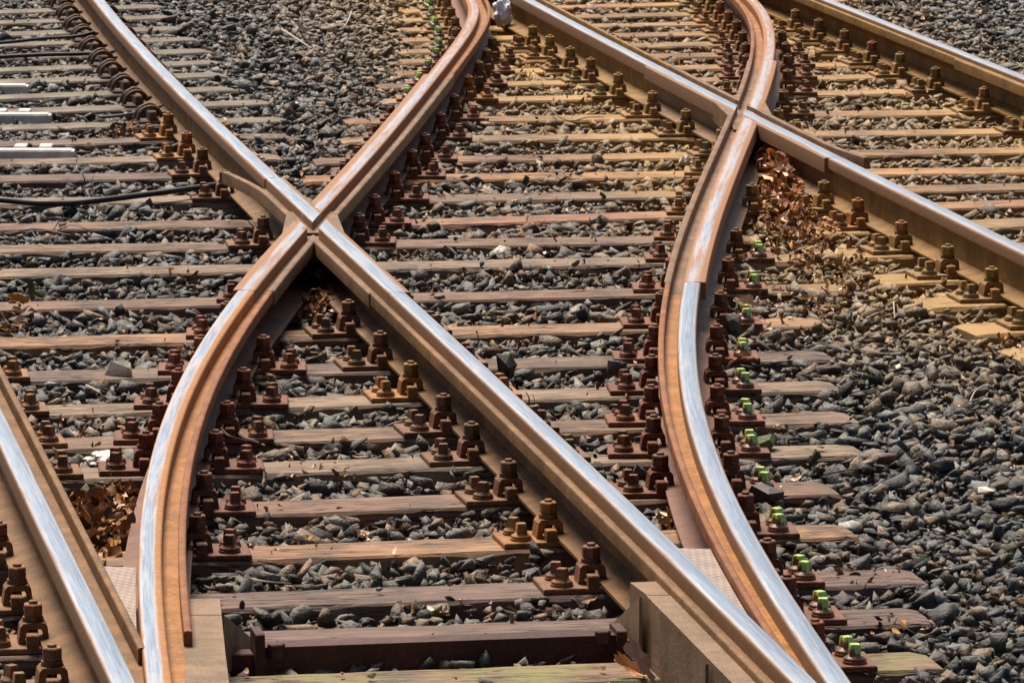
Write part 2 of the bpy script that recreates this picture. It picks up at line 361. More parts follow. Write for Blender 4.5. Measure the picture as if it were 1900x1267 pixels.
# profiles for a lip on the right (+); mirrored for a lip on the left
P_HEADG = rnd(-HW, HW, .138, ZR)
P_HEADW = rnd(-.047, HW, .128, ZR, .005)
P_LIP = rnd(G1, LP, .150, ZR - .0018, .005, .0006)
P_LIPW = rnd(G1, LP + .005, .140, ZR - .0018, .005, .0006)
P_BODYG = [(.002, .03), (.018, .03), (.022, .10), (.056, .134), (LP - .004, .1455), (LP - .004, .1475), (.05, .1475), (-HW + .002, .146), (-HW + .002, .1385), (-.004, .112)]
P_FOOTG = [(-.080, .0152), (.100, .0152), (.100, .024), (.055, .030), (.024, .042), (-.006, .042), (-.045, .030), (-.080, .024)]
P_HEADP = rnd(-.034, .034, .146, ZR, .009)
P_BODYP = [(-.009, .03), (.009, .03), (.011, .125), (HW - .002, .147), (-HW + .002, .147), (-.011, .125)]
P_FOOTP = [(-.072, .0152), (.072, .0152), (.072, .023), (.035, .030), (.012, .042), (-.012, .042), (-.035, .030), (-.072, .023)]
LIPSIDE = dict(A=-1, B=1, C=-1, D=1, E=-1, G=1)

frogs = {}
for a, b, u, v in (('A', 'D', 592, 407), ('B', 'E', 1383, 205)):
    ra, rb = R[a], R[b]; g = ra.px(u, v); sa = cut(ra, rb, 0, 0, g); x, y = ra.at(sa); sb = rb.off(x, y)[1]
    frogs[a] = (b, sa); frogs[b] = (a, sb)
def gap(k, t):
    q, g = frogs[k]; sg = LIPSIDE[q]; c = [cut(R[k], R[q], t, sg * bb, g) for bb in (G0, G1)]; return min(c), max(c)

def rail(key, s0, s1, name, label, cat='rail', head='head_shiny', body='rust_tan', lip=True, group=None, lipend=None, fat=0.0):
    e = empty(name, (0, 0, 0)); tag(e, label, cat, group); sg = LIPSIDE[key]
    if lip:
        sweep('running_head', key, mirror(P_HEADG, sg), s0, s1, M[head], e)
        pl = P_LIP if not fat else rnd(G1, LP + fat, .140, ZR - .0018, .005, .0006)
        sweep('guard_lip', key, mirror(pl, sg), lipend if lipend else s0, s1, M[body], e)
        sweep('web', key, mirror(P_BODYG, sg), s0, s1, M['groove_orange' if key in 'DE' else body], e); sweep('foot', key, mirror(P_FOOTG, sg), s0, s1, M['foot_mauve' if key in 'DE' else body], e)
    else:
        sweep('running_head', key, P_HEADP, s0, s1, M[head], e)
        sweep('web', key, P_BODYP, s0, s1, M[body], e); sweep('foot', key, P_FOOTP, s0, s1, M[body], e)
    return e
SMAX = {k: R[k].s[-1] - .1 for k in R}; S0 = .15
c = {k: (R[k].px(*p), R[k].px(*q)) for k, p, q in (('A', (737, 542), (512, 330)), ('D', (449, 537), (800, 137)), ('B', (1553, 292), (1205, 122)), ('E', (1290, 522), (1421, 112)))}
rail('A', S0, c['A'][0] - .006, 'grooved_rail', 'long straight silver-topped grooved rail from the left crossing down to the bottom right', body='rust_tan', group='grooved rails')
rail('A', c['A'][1] + .006, SMAX['A'], 'plain_rail', 'straight silver-topped rail in the upper left coming down to the left crossing', lip=False, head='head_shiny', body='rust_tan')
rail('D', S0, c['D'][0] - .006, 'grooved_rail', 'curved grooved rail with bluish worn top and orange groove bending down left of centre', head='head_blue', body='rust_red', group='grooved rails', lipend=R['D'].px(322, 1168))
rail('D', c['D'][1] + .006, SMAX['D'], 'grooved_rail', 'curved grooved rail bending out of the top edge just left of the picture centre', head='head_worn', body='rust_red', group='grooved rails')
rail('B', S0, c['B'][0] - .006, 'plain_rail', 'straight silver-topped rail with wide brown side leaving the right crossing toward the right edge', lip=False, head='head_shiny', body='rust_ochre')
rail('B', c['B'][1] + .006, SMAX['B'], 'grooved_rail', 'straight silver rail with brown guard lip coming from the top middle to the right crossing', head='head_shiny', body='rust_ochre', group='grooved rails')
rail('E', S0, c['E'][0] - .006, 'grooved_rail', 'curved grooved rail bulging left then sweeping down to the bottom edge right of centre', head='head_shiny', body='rust_red', group='grooved rails')
rail('E', c['E'][1] + .006, SMAX['E'], 'grooved_rail', 'short curved grooved rail above the right crossing, running out of the top edge', head='head_worn', body='rust_red', group='grooved rails')
cj = R['C'].px(1783, 108)
rail('C', S0, cj - .003, 'grooved_rail', 'silver grooved rail at the right edge below the joint in the upper right corner', head='head_shiny', body='rust_ochre', group='grooved rails', fat=.014)
rail('C', cj + .003, SMAX['C'], 'grooved_rail', 'silver grooved rail above the joint in the upper right corner', head='head_shiny', body='rust_ochre', group='grooved rails')
rail('G', S0, SMAX['G'], 'grooved_rail', 'bright blue-white grooved rail crossing the lower left corner', head='head_shiny', body='rust_tan', group='grooved rails', lipend=R['G'].px(246, 1200))

# ------------------------------------------------------------------ the two crossings
def frog(a, b, label, wing_a_end, wing_flare, body):
    e = empty('rail_crossing', (0, 0, 0)); tag(e, label, 'rail crossing')
    for k in (a, b):
        sg = LIPSIDE[k]; lo, hi = c[k]; hd = 'head_cast'
        sweep('running_head', k, mirror(P_HEADW, sg), lo, lambda t: gap(k, t)[0], M['head_shiny' if k == a else 'head_cast'], e)
        sweep('running_head', k, mirror(P_HEADW, sg), lambda t: gap(k, t)[1], hi, M['head_shiny' if k == a else 'head_cast'], e)
        l0, l1 = lo, hi; sh0 = sh1 = None
        if k == a:
            if wing_flare > 0: l1 = wing_a_end; sh1 = lambda q: sg * .075 * max(0, (q - (wing_a_end - .75)) / .75) ** 1.6
            else: l0 = wing_a_end; sh0 = lambda q: sg * .045 * max(0, ((wing_a_end + .5) - q) / .5) ** 1.6
        sweep('guard_lip', k, mirror(P_LIPW, sg), l0, lambda t: gap(k, t)[0], M[body], e, shift=sh0)
        sweep('guard_lip', k, mirror(P_LIPW, sg), lambda t: gap(k, t)[1], l1, M[body], e, shift=sh1)
        sweep('web', k, mirror(P_BODYG, sg), lo, hi, M[body], e); sweep('foot', k, mirror(P_FOOTG, sg), lo, hi, M[body], e)
    # solid casting in the four corners: polygons bounded by the edges of the grooves
    ra, rb = R[a], R[b]; sa, sb = LIPSIDE[a], LIPSIDE[b]; ga, gb = frogs[a][1], frogs[b][1]
    la, lb = sa * (G1 + .0015), sb * (G1 + .0015); ha, hb = sa * (G0 - .0015), sb * (G0 - .0015); f = 1 if sa < 0 else -1
    quads = []
    for ta, tb, oa, ob, da, db in ((la, hb, .018 * sa, -.055 * sb, .42 * f, -.34 * f), (ha, lb, -.055 * sa, .018 * sb, -.34 * f, .42 * f), (ha, hb, 0, 0, .55 * f, .55 * f), (la, lb, 0, 0, -.10 * f, -.10 * f)):
        q = cut(ra, rb, ta, tb, ga); x, y = ra.at(q, ta); qb = rb.off(x, y)[1]
        p = [(x, y), ra.at(q + da, ta)] + ([ra.at(q + da, ta + oa), rb.at(qb + db, tb + ob)] if oa else []) + [rb.at(qb + db, tb)]
        ar = sum(p[i][0] * p[(i + 1) % len(p)][1] - p[(i + 1) % len(p)][0] * p[i][1] for i in range(len(p)))
        quads.append(p if ar > 0 else p[::-1])
    cx, cy = ra.at(ga)
    tl = math.tan((ra.ang(ga) + rb.ang(frogs[b][1])) / 2)
    MB().prism([(cx + dx - dy * tl, cy + dy) for dx, dy in ((-.085, 0), (-.095, -.30), (.095, -.30), (.085, 0), (.095, .30), (-.095, .30))], .10, .158).build('groove_floor', M['cast_tan'], e)
    for p in quads: MB().prism(p, .100, ZR - .0035).build('wing_plate', M['cast_tan'], e)
    return e
frog('A', 'D', 'left X-shaped steel crossing where the straight silver rail cuts across the curved rail', R['A'].px(455, 316), 1, 'cast_tan')
frog('B', 'E', 'right X-shaped steel crossing filled with dry leaves below it, nearer the right edge', R['B'].px(1572, 292), -1, 'cast_tan')

# ------------------------------------------------------------------ sleepers (top-face centre lines, photo pixels)
SL = []   # kind, u0,v0,u1,v1,label
left_rows = [((24), (302, 10)), (43, (319, 30)), (65, (343, 51)), (84, (366, 71)), (107, (390, 93)), (131, (411, 114)), (153, (417, 137)), (182, (434, 163)), (209, (502, 188)), (238, (533, 220))]
ORD = ['first', 'second', 'third', 'fourth', 'fifth', 'sixth', 'seventh', 'eighth', 'ninth', 'tenth', 'eleventh', 'twelfth', 'thirteenth', 'fourteenth', 'fifteenth', 'sixteenth', 'seventeenth', 'eighteenth', 'nineteenth', 'twentieth']
for i, (v0, (u1, v1)) in enumerate(left_rows):
    SL.append(('concrete', -90, v0 + 1, u1, v1, f'dirty concrete sleeper under the plain rail, {ORD[i]} down from the top left corner'))
for i, q in enumerate([(-90, 269, 536, 250), (-90, 302, 520, 289), (-90, 332, 490, 321), (-90, 374, 480, 366), (-90, 421, 470, 413)]):
    SL.append(('wood', *q, f'weathered wooden sleeper at the upper left edge, {ORD[i]} below the concrete sleepers'))
mid_rows = [(745, 20, 1600, -2), (742, 37, 1605, 18), (738, 55, 1610, 36), (735, 74, 1630, 54), (737, 95, 1650, 72), (735, 114, 1690, 93), (735, 135, 1720, 116), (700, 159, 1780, 138), (705, 187, 1850, 166), (640, 224, 1920, 205), (632, 259, 1980, 241), (583, 298, 2010, 276), (560, 331, 2010, 313), (640, 371, 2010, 343), (640, 416, 2010, 372)]
for i, q in enumerate(mid_rows):
    SL.append(('wood', *q, f'long wooden sleeper between the two crossings, {ORD[i]} down from the top edge'))
low_rows = [(-90, 462, 1400, 441), (-90, 507, 1494, 477), (-90, 569, 1562, 532), (-90, 636, 1530, 596), (-90, 701, 1540, 657), (-90, 766, 1552, 713), (-90, 829, 1582, 771), (-90, 885, 1596, 832), (-90, 962, 1545, 902), (-90, 1047, 1579, 981), (-90, 1131, 1705, 1066), (-90, 1205, 1717, 1139), (-90, 1290, 1734, 1222)]
for i, q in enumerate(low_rows):
    k = len(low_rows) - 1 - i
    SL.append(('wood', *q, (f'long dark wooden sleeper crossing the lower picture, {ORD[k]} up from the bottom edge' if k else 'green mossy wooden sleeper along the bottom edge of the picture')))
stubs = [(1470, 428, 2040, 406), (1542, 471, 2040, 451), (1623, 518, 2050, 500), (1701, 562, 2050, 546), (1789, 610, 2060, 598), (1871, 656, 2060, 648)]
for i, q in enumerate(stubs):
    SL.append(('wood', *q, f'ochre-dusted wooden sleeper end under the right-hand silver rail, {ORD[i]} down from the leaf heap'))
ZC = {}
SLW = []
woods = [(.22, .125, .068), (.25, .17, .105), (.20, .105, .060), (.32, .165, .070), (.16, .10, .065), (.25, .165, .10)]
for i, (kind, u0, v0, u1, v1, lab) in enumerate(SL):
    p0, p1 = unp(u0, v0), unp(u1, v1); d = p1 - p0; L = d.length; an = math.atan2(d.y, d.x); hw = random.Random(i + 50).uniform(.104, .114)
    if kind == 'wood' and 'leaf heap' in lab: hw = .13
    SLW.append((p0, p1, an, hw))
    K = max(10, int(L / .04)); V = []; rr = random.Random(i)
    for k in range(K + 1):
        x = L * k / K; ee = .012 if k in (0, K) else 0
        w0 = hw - ee + .005 * noise.noise((x * 3, i * 7.1, 0)); w1 = hw - ee + .005 * noise.noise((x * 3, i * 7.1, 5))
        zt = -.001 - (.006 if k in (0, K) else 0); ed = .006 + .016 * max(0, noise.noise((x * 6, i, 2))) + .008 * abs(noise.noise((x * 19, i, 4)))
        dz = .0012 * noise.noise((x * 2, i * 3.3, 9))
        prof = [(-w0, -.17), (-w0, zt - ed * 1.2), (-w0 + ed, zt - .001), (0, zt + dz), (w1 - ed, zt - .001), (w1, zt - ed * 1.2), (w1, -.17)]
        V += [(x + (0 if k not in (0, K) else .01 * noise.noise((y * 9, i, 1))), y, z) for y, z in prof]
    n = 7; Fc = [[k * n + j, (k + 1) * n + j, (k + 1) * n + (j + 1) % n, k * n + (j + 1) % n] for k in range(K) for j in range(n)] + [list(range(n)), list(range(K * n, K * n + n))[::-1]]
    m = M['concrete'] if kind == 'concrete' else (M['moss_wood'] if 'mossy' in lab else M['wood'])
    colr = woods[i % 6]
    if 'between the two' in lab: colr = tuple(a * f for a, f in zip(colr, (1.2, 1.08, .85)))
    if lab.startswith('ochre'): colr = (.22, .14, .065)
    if 'between the two crossings, fifteenth' in lab: colr = (.30, .13, .065)
    if 'third below' in lab or 'second up' in lab or 'third up' in lab: colr = (.15, .085, .065)
    o = mesh_obj('concrete_sleeper' if kind == 'concrete' else 'wooden_sleeper', V, Fc, m, color=colr, smooth=40)
    o.location = p0; o.rotation_euler = (0, 0, an)
    tag(o, lab, 'sleeper', 'concrete sleepers under the plain rail' if kind == 'concrete' else ('ochre-dusted sleeper ends' if lab.startswith('ochre') else 'wooden sleepers'))

# ------------------------------------------------------------------ fastenings
def side_mb():
    """parts of one side of a bolted fastening; foot edge at x=0, x grows away from the rail"""
    rib = MB().box(.004, .034, -.085, -.050, .010, .046, .003).box(.004, .034, .050, .085, .010, .046, .003)
    cl = MB().xprism([(-.024, .0285), (-.012, .0285), (-.010, .040), (-.004, .050), (.026, .050), (.032, .044), (.036, .0135), (.052, .0135), (.046, .056), (.038, .065), (-.014, .065), (-.021, .056)], -.034, .034)
    bo = MB().cyl(.012, 0, .02, .117, .0115, 10, c=.002).cyl(.012, 0, .0655, .071, .0275, 14, c=.001).cyl(.013, .001, .0718, .0775, .026, 14, c=.001)
    nut = MB().cyl(.012, 0, .0782, .109, .0255, 6, c=.003, rot=.5)
    sp = MB().cyl(0, 0, 0, .007, .030, 14, c=.001).cyl(0, 0, .0078, .0145, .028, 14, c=.002).cyl(0, 0, .0145, .021, .025, 12, r1=.017).cyl(0, 0, .018, .047, .0205, 4, r1=.018, c=.0025, rot=.9)
    return rib, cl, bo, nut, sp
rib, cl, bo, nut, sp = side_mb()
def me_of(mb, name, mats, smooth=None):
    o = mb.build(name, mats, smooth=smooth); me = o.data; bpy.data.objects.remove(o); return me
ME = {'clamp': me_of(cl, 'clamp', M['fast']), 'clamp_bolt': me_of(bo, 'clamp_bolt', M['fast'], 35), 'nut': me_of(nut, 'nut', M['fast']), 'screw_spike': me_of(sp, 'screw_spike', M['fast'], 40)}
ME['painted_spike'] = ME['screw_spike'].copy(); ME['painted_spike'].materials.clear(); ME['painted_spike'].materials.append(M['paint'])
def plate_mesh(l, r, lo, ro):
    mb = MB(); xs = []
    x0 = -(l + .152) if lo else -l + .01; x1 = r + .152 if ro else r - .01
    mb.box(x0, x1, -.088, .088, .0008, .0138, .003)
    for on, sg, e in ((lo, -1, l), (ro, 1, r)):
        if on:
            for y0 in (-.085, .050):
                a, b = sorted((sg * (e + .004), sg * (e + .034))); mb.box(a, b, y0, y0 + .035, .0145, .046, .003)
    return me_of(mb, 'base_plate', M['fast'])
PL = {}
def link(name, me, parent, loc, rz, col, sx=1, label=None):
    o = bpy.data.objects.new(name, me); COL.objects.link(o); o.parent = parent; o.location = loc; o.rotation_euler = (0, 0, rz); o.color = (*col, 1)
    if label: o['label'] = label
    return o
placed = []
RN = dict(A='straight left crossing rail', B='straight right crossing rail', C='upper right corner rail', D='curved left crossing rail', E='curved right crossing rail', G='lower left corner rail')
def ordw(k): return ORD[k - 1] if k <= 20 else ('twenty-' if k < 30 else 'thirty-') + ORD[k % 10 - 1] if k % 10 else 'thirtieth'
def zone_col(x, y, key):
    ob = abs(R['B'].off(x, y)[0]); oc = abs(R['C'].off(x, y)[0]); near = min(ob, oc)
    och = np.array((.27, .155, .045)); red = np.array((.155, .050, .022)); brn = np.array((.18, .080, .034)); tan = np.array((.22, .105, .038))
    k = math.exp(-(near / .62) ** 2) * min(1, max(.15, (y - 15) / 3))
    base = {'A': brn, 'D': red, 'E': red * 1.0, 'G': tan, 'B': och, 'C': och}[key]
    f = random.uniform(.8, 1.2); cc = (base * (1 - k) + och * k) * f
    if random.random() < .07: cc = np.array((.30, .13, .03))
    return tuple(cc)
def in_view(x, y, mgn=160):
    Z = y * math.cos(TH) + CAMZ * math.sin(TH); u = 950 + F * x / Z; v = 633.5 + F * (CAMZ * math.cos(TH) - y * math.sin(TH)) / Z
    return -mgn < u < 1900 + mgn and -90 < v < 1267 + mgn, u, v
def plain_at(key, s): return (key == 'A' and s > c['A'][1]) or (key == 'B' and s < c['B'][0])
cand = []
for key in ('A', 'B', 'C', 'D', 'E', 'G'):
    r = R[key]
    for si, (p0, p1, an, hw) in enumerate(SLW):
        for q in np.arange(.3, SMAX[key], .04):
            x, y = r.at(q); dd = Vector((math.cos(an), math.sin(an))); rel = Vector((x - p0.x, y - p0.y)); along_ = rel.dot(dd); off = dd.x * rel.y - dd.y * rel.x
            if abs(off) < .0201 * 1.05 and -.05 < along_ < (p1 - p0).length + .05:
                ok, u, v = in_view(x, y)
                if ok: cand.append((key, float(q), si, float(x), float(y), u, v))
                break
cnt = {}
for key, q, si, x, y, u, v in sorted(cand, key=lambda a: (a[0], -a[1])):
    r = R[key]; concrete = SL[si][0] == 'concrete'
    pl = plain_at(key, q)
    sg = LIPSIDE[key]; l, rr_ = (.072, .072) if pl else ((.080, .100) if sg > 0 else (.100, .080))
    sides = []
    for side, e in ((-1, l), (1, rr_)):
        good = True
        for tt in (.0, .05, .13):
            ax, ay = r.at(q, side * (e + tt))
            for k2 in R:
                if k2 == key: continue
                o2 = R[k2].off(ax, ay)[0]; lim = .105 if tt < .1 else .115
                if abs(o2) < lim: good = False
        ax, ay = r.at(q, side * (e + .06))
        for bx, by in placed:
            if abs(ax - bx) < .15 and abs(ay - by) < .17: good = False
        if key == 'A' and side < 0 and v > 1120: good = False
        if key == 'D' and side > 0 and v > 1080: good = False
        if key == 'A' and side > 0 and v > 900: good = False
        if key == 'E' and side < 0 and v > 985: good = False
        if key == 'G' and side > 0 and v > 930: good = False
        if key == 'D' and side < 0 and v > 940: good = False
        # lies on its sleeper?
        p0, p1, an, hw = SLW[si]; dd = Vector((math.cos(an), math.sin(an))); al = Vector((ax - p0.x, ay - p0.y)).dot(dd)
        if al < 0 or al > (p1 - p0).length: good = False
        if good: sides.append(side); placed.append((ax, ay))
    if not sides: continue
    cnt[key] = cnt.get(key, 0) + 1; rz = (r.ang(q) * .6 + .4 * SLW[si][2]); colr = zone_col(x, y, key)
    if concrete:
        e_ = empty('spring_clip_fastening', (x, y, 0), rz)
        tag(e_, f'rusty spring clip fastening on the concrete sleeper, {ORD[cnt[key]-1]} down along the upper left rail', 'rail fastening', 'spring clip fastenings')
        colr = (.085, .05, .036)
        for side in sides:
            if 'shoulder' not in ME:
                ME['shoulder'] = me_of(MB().box(.004, .04, -.05, .05, .001, .05, .006).box(-.02, .09, -.07, .07, .0008, .010, .002), 'shoulder', M['fast'])
                arcs = MB()
                for yy, hh, rad in ((-.055, .058, .060), (-.012, .068, .052), (.036, .060, .058)):
                    arcs.tube([(.035 + rad * math.cos(a), yy + .012 * math.cos(a), .014 + hh * math.sin(a)) for a in np.linspace(0, math.pi, 11)], .0095, 8)
                arcs.tube([(-.025, -.055, .022), (-.045, -.03, .036), (-.03, 0, .040), (-.017, .0, .014)], .009, 8)
                ME['spring_clip'] = me_of(arcs, 'spring_clip', M['fast'], 50)
            rot = 0 if side > 0 else math.pi; xo = side * .072
            link('shoulder', ME['shoulder'], e_, (xo, 0, 0), rot, tuple(a * 1.3 for a in colr))
            link('spring_clip', ME['spring_clip'], e_, (xo, 0, 0), rot, colr)
        continue
    e_ = empty('rail_fastening', (x, y, 0), rz + random.uniform(-.03, .03))
    adj = {'A': 'brown', 'D': 'dark red', 'E': 'dark red', 'B': 'ochre', 'C': 'ochre', 'G': 'brown'}[key]
    tag(e_, f'{adj} bolted fastening of the {RN[key]}, {ordw(cnt[key])} from top', 'rail fastening', f'fastenings of the {RN[key]}')
    kk = (round(l, 3), round(rr_, 3), -1 in sides, 1 in sides)
    if kk not in PL: PL[kk] = plate_mesh(*kk)
    link('base_plate', PL[kk], e_, (0, 0, 0), 0, colr)
    for side in sides:
        e = l if side < 0 else rr_; rot = 0 if side > 0 else math.pi; xo = side * e
        j = lambda: random.uniform(-.06, .06)
        link('clamp', ME['clamp'], e_, (xo, 0, 0), rot, colr)
        b_ = link('clamp_bolt', ME['clamp_bolt'], e_, (xo, 0, 0), rot, tuple(a * .8 for a in colr))
        zz = random.uniform(-.003, .003); nn = link('nut', ME['nut'], b_, (.012 - .012 * math.cos(zz * 60), 0, zz * .3 + .0008), 0, tuple(a * random.uniform(.9, 1.35) for a in colr))
        green = (key == 'E' and side > 0 and v > 470) or (key == 'D' and side < 0 and v < 230 and u > 800)
        for yy in (-.044, .044):
            g = green
            link('screw_spike', ME['painted_spike' if g else 'screw_spike'], e_, (side * (e + .100 + random.uniform(-.005, .005)), yy + random.uniform(-.004, .004), .0142), rot + random.uniform(-.8, .8), tuple(a * random.uniform(.85, 1.2) for a in colr), label='screw spike daubed with bright green paint' if g else None)
print('fastenings', cnt)

# ------------------------------------------------------------------ ground and ballast
bmx = 16
g = MB(); g.add([(-bmx, 4, -.14), (bmx, 4, -.14), (bmx, 60, -.14), (-bmx, 60, -.14)], [[0, 1, 2, 3]])
tag(g.build('ground', M['soil']), None, None, None, 'structure')

def proto_stones(n, seed, kk=None):
    r_ = np.random.default_rng(seed); out = []
    for i in range(n):
        k = kk or r_.integers(7, 12); P = r_.normal(size=(k, 3)); P /= np.abs(P).max(axis=1)[:, None] ** .75 * np.linalg.norm(P, axis=1)[:, None] ** .25
        P *= r_.uniform(.62, 1.05, (k, 1)); P *= np.array((1.1, r_.uniform(.45, .95), r_.uniform(.32, .75))) * .5
        bm = bmesh.new(); vs = [bm.verts.new(p) for p in P]; res = bmesh.ops.convex_hull(bm, input=vs)
        dead = [x for x in set(res['geom_interior'] + res['geom_unused']) if isinstance(x, bmesh.types.BMVert)]
        bmesh.ops.delete(bm, geom=dead, context='VERTS'); bmesh.ops.triangulate(bm, faces=bm.faces[:])
        bm.verts.ensure_lookup_table(); V = np.array([v.co for v in bm.verts]); T = np.array([[v.index for v in f.verts] for f in bm.faces]); bm.free(); out.append((V, T))
    return out
PROTO = proto_stones(60, 3)
def rotm(n, tilt):
    a = rng.uniform(0, 2 * np.pi, n); b = rng.normal(0, tilt, n); d = rng.normal(0, tilt, n)
    ca, sa, cb, sb, cd, sd = np.cos(a), np.sin(a), np.cos(b), np.sin(b), np.cos(d), np.sin(d); z = np.zeros(n); o = np.ones(n)
    Rz = np.stack([ca, -sa, z, sa, ca, z, z, z, o], 1).reshape(n, 3, 3); Rx = np.stack([o, z, z, z, cb, -sb, z, sb, cb], 1).reshape(n, 3, 3); Ry = np.stack([cd, z, sd, z, o, z, -sd, z, cd], 1).reshape(n, 3, 3)
    return Rx @ Ry @ Rz
def scatter(name, protos, P, S, Cc, m, tilt=.45):
    """one mesh out of many small shapes: P centres, S sizes, Cc colours"""
    n = len(P); idx = rng.integers(0, len(protos), n); VV = []; TT = []; CC = []; base = 0
    RM = rotm(n, tilt)
    for i, (V, T) in enumerate(protos):
        s_ = np.where(idx == i)[0]
        if not len(s_): continue
        X = np.einsum('nij,vj->nvi', RM[s_], V) * S[s_][:, None, None] + P[s_][:, None, :]
        VV.append(X.reshape(-1, 3)); k = len(V)
        TT.append((T[None] + (base + np.arange(len(s_)) * k)[:, None, None]).reshape(-1, 3)); base += len(s_) * k
        CC.append(np.repeat(Cc[s_], k, 0))
    V = np.concatenate(VV).astype(np.float32); T = np.concatenate(TT).astype(np.int32); Cf = np.concatenate(CC)
    me = bpy.data.meshes.new(name); me.vertices.add(len(V)); me.vertices.foreach_set('co', V.ravel())
    me.loops.add(T.size); me.loops.foreach_set('vertex_index', T.ravel()); me.polygons.add(len(T)); me.polygons.foreach_set('loop_start', np.arange(len(T), dtype=np.int32) * 3)
    me.update(calc_edges=True); at = me.color_attributes.new('col', 'FLOAT_COLOR', 'POINT')
    at.data.foreach_set('color', np.c_[Cf, np.ones(len(Cf))].astype(np.float32).ravel()); me.materials.append(m)
    o = bpy.data.objects.new(name, me); COL.objects.link(o); return o
def grid_pts(sp, jit):
    out = []
    for y in np.arange(11.2, 35.5, sp):
        wl = 1.3 + y * .112; xs = np.arange(-wl, wl, sp); out.append(np.c_[xs, np.full(len(xs), y)])
    P = np.concatenate(out); return P + rng.uniform(-jit, jit, P.shape) * sp
SA = np.array([(p0.x, p0.y, math.cos(an), math.sin(an), (p1 - p0).length, hw) for p0, p1, an, hw in SLW])
def sleeper_info(P):
    """inside a sleeper? inside a crib between sleepers?"""
    ins = np.zeros(len(P), bool); crib = np.zeros(len(P), bool); up = np.zeros(len(P), bool); dn = np.zeros(len(P), bool)
    for x0, y0, cx, cy, L, hw in SA:
        rx, ry = P[:, 0] - x0, P[:, 1] - y0; al = rx * cx + ry * cy; of = -rx * cy + ry * cx; on = (al > -.03) & (al < L + .03)
        ins |= (al > -.005) & (al < L + .005) & (np.abs(of) < hw + .006); up |= on & (of > 0) & (of < .75); dn |= on & (of <= 0) & (of > -.75)
    return ins, up & dn
def rail_dist(P):
    d = np.full(len(P), 9.0)
    for k in R: xr = np.interp(P[:, 1], R[k].P[:, 1], R[k].P[:, 0]); d = np.minimum(d, np.abs(P[:, 0] - xr))
    return d
def bdust(P):
    """how much ochre dust from the two right-hand straight rails"""
    xb = np.interp(P[:, 1], R['B'].P[:, 1], R['B'].P[:, 0]); xc = np.interp(P[:, 1], R['C'].P[:, 1], R['C'].P[:, 0])
    return np.clip(np.exp(-((P[:, 0] - xb + .1) / .75) ** 2) + .9 * np.exp(-((P[:, 0] - xc + .1) / .7) ** 2), 0, 1) * np.clip((P[:, 1] - 16) / 3, .08, 1)
def lown(P, f, seed):
    a = rng.uniform(0, 6.28, 6); v = np.zeros(len(P))
    for i in range(6): th = seed + i * 1.05; v += np.sin((P[:, 0] * np.cos(th) + P[:, 1] * np.sin(th)) * f * (1 + .23 * i) + a[i])
    return v / 6
def stone_cols(P):
    n = len(P); cool = np.array((.062, .068, .068)); warm = np.array((.13, .088, .050)); dark = np.array((.026, .026, .025)); och = np.array((.34, .19, .045)); lite = np.array((.15, .155, .15)); grn = np.array((.075, .085, .062))
    k = rng.random(n); base = np.where((k < .36)[:, None], cool, np.where((k < .56)[:, None], dark, np.where((k < .88)[:, None], warm, np.where((k < .94)[:, None], grn, lite))))
    wm = np.exp(-((P[:, 0] + .1) / 1.0) ** 2)[:, None] * .75; base = base * (1 - wm + wm * np.array((1.35, 1.10, .85)))
    base = base * (rng.uniform(.35, 1.35, n) + .5 * (rng.random(n) < .08))[:, None]
    rd = np.clip(1 - rail_dist(P) / .45, 0, 1)[:, None] * .5; base = base * (1 - rd) + rd * np.array((.11, .075, .048)) * rng.uniform(.6, 1.3, n)[:, None]
    d = (bdust(P) * rng.uniform(.5, 1.0, n))[:, None]; return base * (1 - d) + och * d * rng.uniform(.6, 1.25, n)[:, None]
allP = []; allS = []
for layer, (sp, zoff, s0, s1) in enumerate([(.056, -.045, .060, .100), (.046, -.018, .036, .092), (.060, .001, .036, .105)]):
    Pg = grid_pts(sp, .5); ins, crib = sleeper_info(Pg); S = s0 + (s1 - s0) * rng.random(len(Pg)) ** 1.8; rd = rail_dist(Pg)
    h = np.where(crib, -.022, -.006) + .014 * lown(Pg, 5, .3) + .008 * lown(Pg, 14, 1.0)
    h = np.where((rd < .30) & ~crib, np.minimum(h, -.035), h); h = np.where(rd < .13, np.minimum(h, -.050), h)
    z = h + zoff + rng.uniform(-.010, .012, len(Pg))
    keep = ~ins
    if layer == 2: keep &= (rng.random(len(Pg)) < .62) & (rd > .12)
    z = np.where(rd < .13, np.minimum(z, -.03), z)
    allP.append(np.c_[Pg, z][keep]); allS.append(S[keep])
# a few stones and chips lying on the sleepers
Pg = grid_pts(.11, .5); ins, crib = sleeper_info(Pg); rd = rail_dist(Pg); kp = ins & (rd > .28) & (rng.random(len(Pg)) < .06)
allP.append(np.c_[Pg, np.full(len(Pg), .012)][kp]); allS.append(rng.uniform(.02, .05, kp.sum()))
Pg = grid_pts(.035, .5); ins, crib = sleeper_info(Pg); rd = rail_dist(Pg); kp = (rd > .10) & (rng.random(len(Pg)) < .16) & ~ins
hh = np.where(crib, -.040, -.006); allP.append(np.c_[Pg, hh][kp]); allS.append(rng.uniform(.012, .026, kp.sum()))
P = np.concatenate(allP); S = np.concatenate(allS); print('stones', len(P))
o = scatter('ballast', PROTO, P, S, stone_cols(P), M['stone']); tag(o, 'dark grey crushed stone ballast filling the track bed', 'ballast', None, 'stuff')

